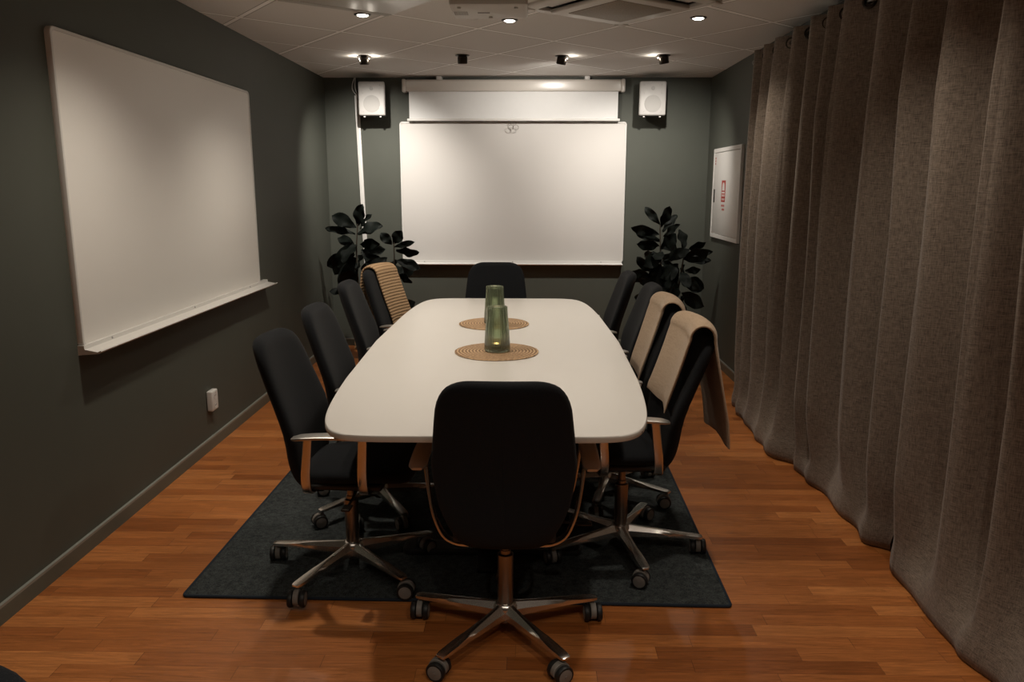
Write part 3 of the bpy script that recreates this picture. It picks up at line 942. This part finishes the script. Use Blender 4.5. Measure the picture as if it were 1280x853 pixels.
RPL = [((1.08,6.471,1.156),(.97,6.506,1.296),.073),((1.096,6.521,1.134),(1.144,6.462,1.298),.093),((1.081,6.5,1.077),(.866,6.472,1.143),.093),((1.109,6.512,1.096),(1.219,6.538,1.225),.08),((1.116,6.468,1.059),(1.21,6.372,1.168),.059),((1.095,6.527,1.016),(.91,6.496,1.089),.093),((1.088,6.521,.977),(.909,6.421,1.017),.1),((1.098,6.496,.953),(1.207,6.511,1.083),.119),((1.285,6.478,.955),(1.255,6.53,1.108),.106),((1.329,6.532,.944),(1.436,6.437,1.023),.067),((1.303,6.462,.911),(1.494,6.449,.945),.066),((1.32,6.535,.858),(1.496,6.496,.869),.073),((1.299,6.477,.778),(1.409,6.445,.801),.066),((1.259,6.462,.739),(1.394,6.398,.649),.092),((1.04,6.495,.761),(.914,6.474,.888),.093),((1.018,6.479,.73),(.87,6.416,.789),.079),((.974,6.478,.677),(.816,6.451,.772),.073),((1.111,6.483,.901),(.955,6.387,.845),.119),((1.133,6.527,.865),(1.237,6.516,.7),.133),((1.106,6.511,.833),(1.03,6.441,.609),.133),((1.236,6.539,.831),(1.206,6.577,.611),.12),((1.18,6.47,.771),(1.101,6.423,.565),.132)]
plant('dark fiddle-leaf fig in the far left corner', (-1.30, 6.58),
      [[(-1.34, 6.58, .24), (-1.42, 6.57, .6), (-1.43, 6.56, .9), (-1.41, 6.55, 1.15)], [(-1.25, 6.57, .24), (-1.19, 6.56, .55), (-1.12, 6.55, .8), (-1.11, 6.54, 1.0)]],
      LPL, 11, [(-1.42, 6.57, .40, 1.0, 16, .21), (-1.17, 6.56, .40, .88, 13, .19)])
plant('dark fiddle-leaf fig in the far right corner', (1.16, 6.56),
      [[(1.12, 6.56, .24), (1.12, 6.53, .6), (1.10, 6.51, .9), (1.085, 6.5, 1.16)], [(1.2, 6.56, .24), (1.25, 6.53, .55), (1.28, 6.51, .8), (1.30, 6.5, .96)]],
      RPL, 13, [(1.11, 6.53, .40, .98, 17, .19), (1.27, 6.52, .40, .92, 15, .19)])

# ------------------------------------------------------------------ curtains and rod
ROD_X, ROD_Z = 1.475, 2.255
RIDGES = [5.17, 4.97, 4.756, 4.44, 4.174, 3.95, 3.749, 3.354, 3.075, 2.80, 2.475, 2.24, 1.95, 1.66, 1.40, 1.12]
def pleat_phase(y):
    # 0 at a ridge (towards the room) rising to 1 at the next
    for i in range(len(RIDGES)-1):
        a, b = RIDGES[i], RIDGES[i+1]
        if b <= y <= a: return i, (a-y)/(a-b), (a-b)
    return (0, 0, .3) if y > RIDGES[0] else (len(RIDGES)-2, 1, .3)
BOT = [(0.9, 1.40), (2.13, 1.40), (2.29, 1.385), (2.58, 1.40), (2.86, 1.425), (2.94, 1.452), (3.02, 1.425), (3.2, 1.428), (3.46, 1.440), (3.68, 1.430), (3.94, 1.418), (4.04, 1.42), (4.11, 1.368), (4.27, 1.338), (4.49, 1.364), (4.73, 1.37), (5.13, 1.40), (5.35, 1.43)]
def curtain(name, ya, yb, label, seed):
    rnd = random.Random(seed)
    ny = int((ya-yb)/.008); nz = 64
    zt = ROD_Z+.042
    t = thing('curtain', label, 'curtain', (ROD_X, (ya+yb)/2, 0), 0, 'linen curtains on the right wall')
    o = Vector((ROD_X, (ya+yb)/2, 0))
    bm = bmesh.new(); V = []
    for k in range(nz+1):
        u = k/nz
        z = zt*(1-u)**1.0 if k < nz else .006
        z = max(z, .006)
        row = []
        for i in range(ny+1):
            y = lerp(ya, yb, i/ny)
            ri, ph, span = pleat_phase(y)
            w_ = ph+.06*math.sin(ri*2.3+1)*math.sin(PI*ph)       # lopsided pleats
            sh = .5-.5*math.cos(2*PI*w_)
            mid = min(1, (zt-z)/.5)
            amp = lerp(.118, .145+.012*math.sin(ri*2.9), mid)
            sec = .012*math.sin(y*21+1.7*math.sin(z*1.3+ri))*min(1, (zt-z)/1.0)
            x = ROD_X-.064+amp*sh-.022*mid+sec+.010*math.sin(ri*1.9+z*.9)*mid
            b = interp(BOT, y)
            f = max(0, 1-z/.42); f = f*f*(3-2*f)
            bx = b+.040*sh*(1-f*.5)+.3*sec
            x = lerp(x, bx, f)
            if z < .12:
                q = (1-z/.12); x -= .016*math.sin(PI*q*.8)*(1+.6*math.sin(y*17))
            x = min(x, XR-.022)
            gap_ = .07*max(0, 1-z/.26)*max(0, 1-(y-yb)/.16) if seed == 1 else 0.
            x += gap_*.4
            y = y+gap_
            row.append(bm.verts.new(Vector((x, y+.012*math.sin(z*2.1+ri*1.1)*sh, z))-o))
        V.append(row)
    for k in range(nz):
        for i in range(ny):
            bm.faces.new((V[k][i], V[k][i+1], V[k+1][i+1], V[k+1][i]))
    c = obj('drape', bm, M['curtain'], t, smooth=180)
    sol = c.modifiers.new('thickness', 'SOLIDIFY'); sol.thickness = .003; sol.offset = 0
    # eyelets where cloth crosses the rod plane: on the flanks of each pleat
    for i in range(len(RIDGES)-1):
        a, b = RIDGES[i], RIDGES[i+1]
        for fr_ in (.27, .73):
            y = lerp(a, b, fr_)
            if not (yb+.03 < y < ya-.03): continue
            bm = bmesh.new()
            dirx = 1 if fr_ < .5 else -1
            dydx = (a-b)/(.118*PI)
            nrm = Vector((dydx*dirx, 1, 0)).normalized()*1.0
            tng = Vector((nrm.y, -nrm.x, 0))
            pts = [Vector((0, 0, 0))+tng*(.027*math.cos(q*PI/14))+Vector((0, 0, 1))*(.027*math.sin(q*PI/14)) for q in range(28)]
            rings = []
            tube(bm, pts, .0065, 8, closed=True, up=tuple(nrm))
            obj('eyelet', bm, M['dark_metal'], t, loc=(0, y-o.y, ROD_Z))
    return t
curtain('curtain', 5.175, 2.935, 'far taupe linen curtain, beside the white fire cabinet', 1)
curtain('curtain', 2.925, 1.0, 'near taupe linen curtain, running out of the right edge of the photo', 2)
t = thing('curtain_rod', 'dark metal curtain rod along the top of the right wall', 'curtain rod', (ROD_X, 3.2, ROD_Z))
bm = bmesh.new(); tube(bm, [(0, -2.3, 0), (0, 2.16, 0)], .0125, 16)
obj('rod', bm, M['chrome'], t)
for y in (2.165, -2.305):
    bm = bmesh.new(); s = 1 if y > 0 else -1
    lathe(bm, [(0, 0), (.017, 0), (.017, s*.03), (.012, s*.036), (0, s*.038)], 18, (0, y, 0), axis='Y')
    obj('finial', bm, M['dark_metal'], t)
for y in (2.10, -.25, -2.2):
    bm = bmesh.new(); tube(bm, [(0, y, -.012), (XR-ROD_X-.005, y, -.012)], .007, 10)
    lathe(bm, [(0, XR-ROD_X-.008), (.028, XR-ROD_X-.008), (.028, XR-ROD_X), (0, XR-ROD_X)], 18, (0, y, -.012), axis='X')
    obj('bracket', bm, M['dark_metal'], t)

# ------------------------------------------------------------------ ceiling fixtures
ANG = math.atan2(CEIL_U[1], CEIL_U[0])
COOL = (1., .93, .84)
WARM = (1., .90, .76)
def spot(name, loc, power, size=124, blend=1., radius=.035, target=None, col=WARM):
    d = bpy.data.lights.new(name, 'SPOT'); d.energy = power; d.spot_size = rad(size); d.spot_blend = blend; d.shadow_soft_size = radius; d.color = col
    o = bpy.data.objects.new(name, d); COL.objects.link(o); o.location = loc
    if target is not None:
        o.rotation_euler = (Vector(target)-Vector(loc)).to_track_quat('-Z', 'Y').to_euler()
    return o
def downlight(x, y, label, power):
    t = thing('recessed_downlight', label, 'ceiling light', (x, y, CEIL_Z), 0, 'recessed downlights in the ceiling')
    bm = bmesh.new(); lathe(bm, [(.030, .0), (.047, .0), (.047, -.003), (.043, -.006), (.032, -.006), (.030, -.002)], 36)
    obj('trim_ring', bm, M['dark_metal'], t)
    bm = bmesh.new(); lathe(bm, [(0, -.012), (.018, -.011), (.030, -.006), (.030, -.001), (0, -.001)], 30)
    obj('lens', bm, M['lamp'], t)
    spot('downlight_beam', (x, y, CEIL_Z-.03), power)
downlight(-.913, 4.562, 'lit recessed downlight nearest the left whiteboard', 42)
downlight(-.107, 4.719, 'lit recessed downlight just beyond the ceiling projector', 20)
downlight(.948, 4.666, 'lit recessed downlight to the right of the air-conditioning cassette', 26)
for x, y, p in ((-1.05, 3.0, 43), (-.107, 2.62, 13), (.80, 2.60, 31), (-.913, .55, 20), (-.107, .6, 22), (.70, .55, 36)):
    spot('downlight_beam', (x, y, CEIL_Z-.03), p)

def spotcan(x, y, label, tilt, lit):
    t = thing('ceiling_spotlight', label, 'ceiling light', (x, y, CEIL_Z), 0, 'dark swivel spots by the far wall')
    bm = bmesh.new(); lathe(bm, [(0, 0), (.052, 0), (.052, -.003), (.046, -.007), (.028, -.008), (0, -.008)], 32)
    obj('flange', bm, M['dark_metal'], t)
    bm = bmesh.new(); lathe(bm, [(0, -.004), (.031, -.006), (.036, -.016), (.035, -.056), (.031, -.060), (.025, -.056), (.025, -.045), (0, -.045)], 28)
    obj('can', bm, M['dark_metal'], t, rot=(rad(8), tilt, 0))
    for s in lit:
        bm = bmesh.new(); add_box(bm, s*.0365-.001, s*.0365+.001, -.007, .007, -.022, -.014, bev=.0005)
        obj('light_slot', bm, M['can_glow'], t)
        d = bpy.data.lights.new('slot_light', 'POINT'); d.energy = .34; d.color = WARM; d.shadow_soft_size = .006
        o = bpy.data.objects.new('slot_light', d); COL.objects.link(o); o.location = (x+s*.066, y-.004, CEIL_Z-.026)
spotcan(-1.195, 5.974, 'dark ceiling spotlight nearest the left wall, glowing on both sides', 0, (-1, 1))
spotcan(-.476, 5.944, 'unlit dark ceiling spotlight, second from the left wall', 0, ())
spotcan(.247, 5.986, 'dark ceiling spotlight between screen centre and right end, glowing on its right', rad(10), (1,))
spotcan(.971, 5.957, 'dark ceiling spotlight nearest the right wall, glowing on its left', rad(-10), (-1,))
spot('wall_wash', (-1.195, 6.00, CEIL_Z-.098), 86, 92, 1., .014, (-1.36, YB, 1.22), COOL)
spot('wall_wash', (.247, 6.01, CEIL_Z-.098), 36, 122, 1., .014, (.05, YB, 1.45), COOL)
spot('wall_wash', (.971, 5.98, CEIL_Z-.098), 56, 100, 1., .014, (1.12, YB, 1.22), COOL)

# air-conditioning cassette
t = thing('air_conditioner', 'beige ceiling air-conditioning cassette with square return grille', 'air conditioner', (.466, 4.285, CEIL_Z), ANG)
bm = bmesh.new(); rings = []
for h, z in ((.365, 0), (.365, -.012), (.360, -.018), (.345, -.021), (.300, -.022), (.298, -.018), (.298, 0)):
    rings.append([(x, y, z) for x, y in rounded_rect(2*h, 2*h, .012, 3)])
loft(bm, rings, closed_path=True)
obj('outer_frame', bm, M['ac'], t, smooth=30)
bm = bmesh.new(); add_box(bm, -.30, .30, -.30, .30, -.006, -.001)
obj('air_slot', bm, M['slot'], t)
bm = bmesh.new()
add_box(bm, -.252, .252, -.252, .252, -.045, -.022, bev=.008, seg=3)
gr = obj('centre_panel', bm, M['ac'], t)
bm = bmesh.new(); add_box(bm, -.185, .185, -.185, .185, -.0475, -.044, bev=.001)
obj('return_grille', bm, M['filter'], gr)
for k in range(4):
    bm = bmesh.new(); add_box(bm, -.22, .22, .266, .292, -.020, -.014, bev=.002)
    obj('louvre', bm, M['ac'], t, rot=(rad(0), 0, k*PI/2))
for k in range(4):
    bm = bmesh.new(); add_box(bm, -.03, .03, -.03, .03, -.026, -.018, bev=.004)
    a = PI/4+k*PI/2
    obj('corner_cover', bm, M['ac'], t, loc=(.475*math.cos(a), .475*math.sin(a), 0), rot=(0, 0, 0))

# ventilation panel, top left
t = thing('ventilation_panel', 'white steel ventilation panel with perforated edge on the ceiling', 'vent', (-.725, 4.304, CEIL_Z), ANG-rad(0))
bm = bmesh.new(); add_box(bm, -.0, .60, -.60, 0, -.062, 0, bev=.004)
obj('cover', bm, M['panel'], t)
bm = bmesh.new(); add_box(bm, -.012, .0, -.60, .0, -.058, -.002, bev=.002); add_box(bm, .004, .05, -.59, -.01, -.0635, -.061)
obj('perforated_strip', bm, M['perf'], t)

# projector
t = thing('projector', 'white projector hanging from the ceiling in front of the lamp', 'projector', (-.175, 3.76, 2.235))
bm = bmesh.new()
rings = []
for ins, z in ((.010, 0), (.002, .006), (0, .02), (0, .075), (.006, .092), (.02, .098)):
    ring = [(x, y, z) for x, y in rounded_rect(.345-2*ins, .29-2*ins, .014, 4)]
    rings.append(ring)
loft(bm, rings)
body = obj('body', bm, M['projector'], t)
bm = bmesh.new(); lathe(bm, [(.024, .13), (.034, .13), (.038, .14), (.038, .196), (.034, .200), (.028, .198), (.026, .16), (.024, .145)], 30, (-.082, 0, .042), axis='Y')
lens = obj('lens_ring', bm, M['projector'], body)
bm = bmesh.new(); lathe(bm, [(0, .144), (.018, .150), (.026, .150), (.026, .140), (0, .140)], 24, (-.082, 0, .042), axis='Y')
obj('lens_glass', bm, M['black'], body)
bm = bmesh.new()
for x, y in ((-.13, -.11), (.12, -.11), (.0, .09)): lathe(bm, [(0, .002), (.009, .002), (.008, -.007), (0, -.008)], 12, (x, y, 0))
obj('foot', bm, M['projector'], body)
bm = bmesh.new()
for k in range(9): add_box(bm, -.16+k*.007, -.157+k*.007, -.02, .05, -.0012, .003)
obj('vent_slots', bm, M['print'], body)
bm = bmesh.new(); add_box(bm, -.055, .0, -.005, .018, -.0008, .003)
obj('rating_plate', bm, M['print'], body)
bm = bmesh.new()
for k in range(5): add_box(bm, .085+k*.009, .091+k*.009, .140, .1456, .024, .032)
obj('front_marking', bm, M['print'], body)
bm = bmesh.new(); tube(bm, [(0, 0, .09), (0, 0, CEIL_Z-2.235)], .02, 14); lathe(bm, [(0, .145), (.06, .145), (.06, .155), (0, .155)], 24)
add_box(bm, -.08, .08, -.06, .06, .096, .106, bev=.003)
obj('ceiling_mount', bm, M['white'], t)

# ------------------------------------------------------------------ world, camera
w = bpy.data.worlds.new('World'); S.world = w; w.use_nodes = True
w.node_tree.nodes['Background'].inputs[0].default_value = (.9, .85, .8, 1)
w.node_tree.nodes['Background'].inputs[1].default_value = .02

cam = bpy.data.cameras.new('Camera'); co = bpy.data.objects.new('Camera', cam); COL.objects.link(co)
f_px, pitch, yaw, roll = 980., rad(11.25), rad(1.1), rad(.1)
cam.sensor_width = 36; cam.lens = f_px/1280*36; cam.clip_start = .02
fw = Vector((-math.sin(yaw)*math.cos(pitch), math.cos(yaw)*math.cos(pitch), -math.sin(pitch)))
r0 = Vector((math.cos(yaw), math.sin(yaw), 0)); u0 = r0.cross(fw)
rt = r0*math.cos(roll)+u0*math.sin(roll); up = rt.cross(fw)
mw = Matrix((rt, up, -fw)).transposed().to_4x4(); mw.translation = (0, 0, 1.47)
co.matrix_world = mw
S.camera = co
S.view_settings.view_transform = 'Standard'; S.view_settings.look = 'None'
S.view_settings.gamma = 1; S.view_settings.use_curve_mapping = False
S.view_settings.exposure = 0.35
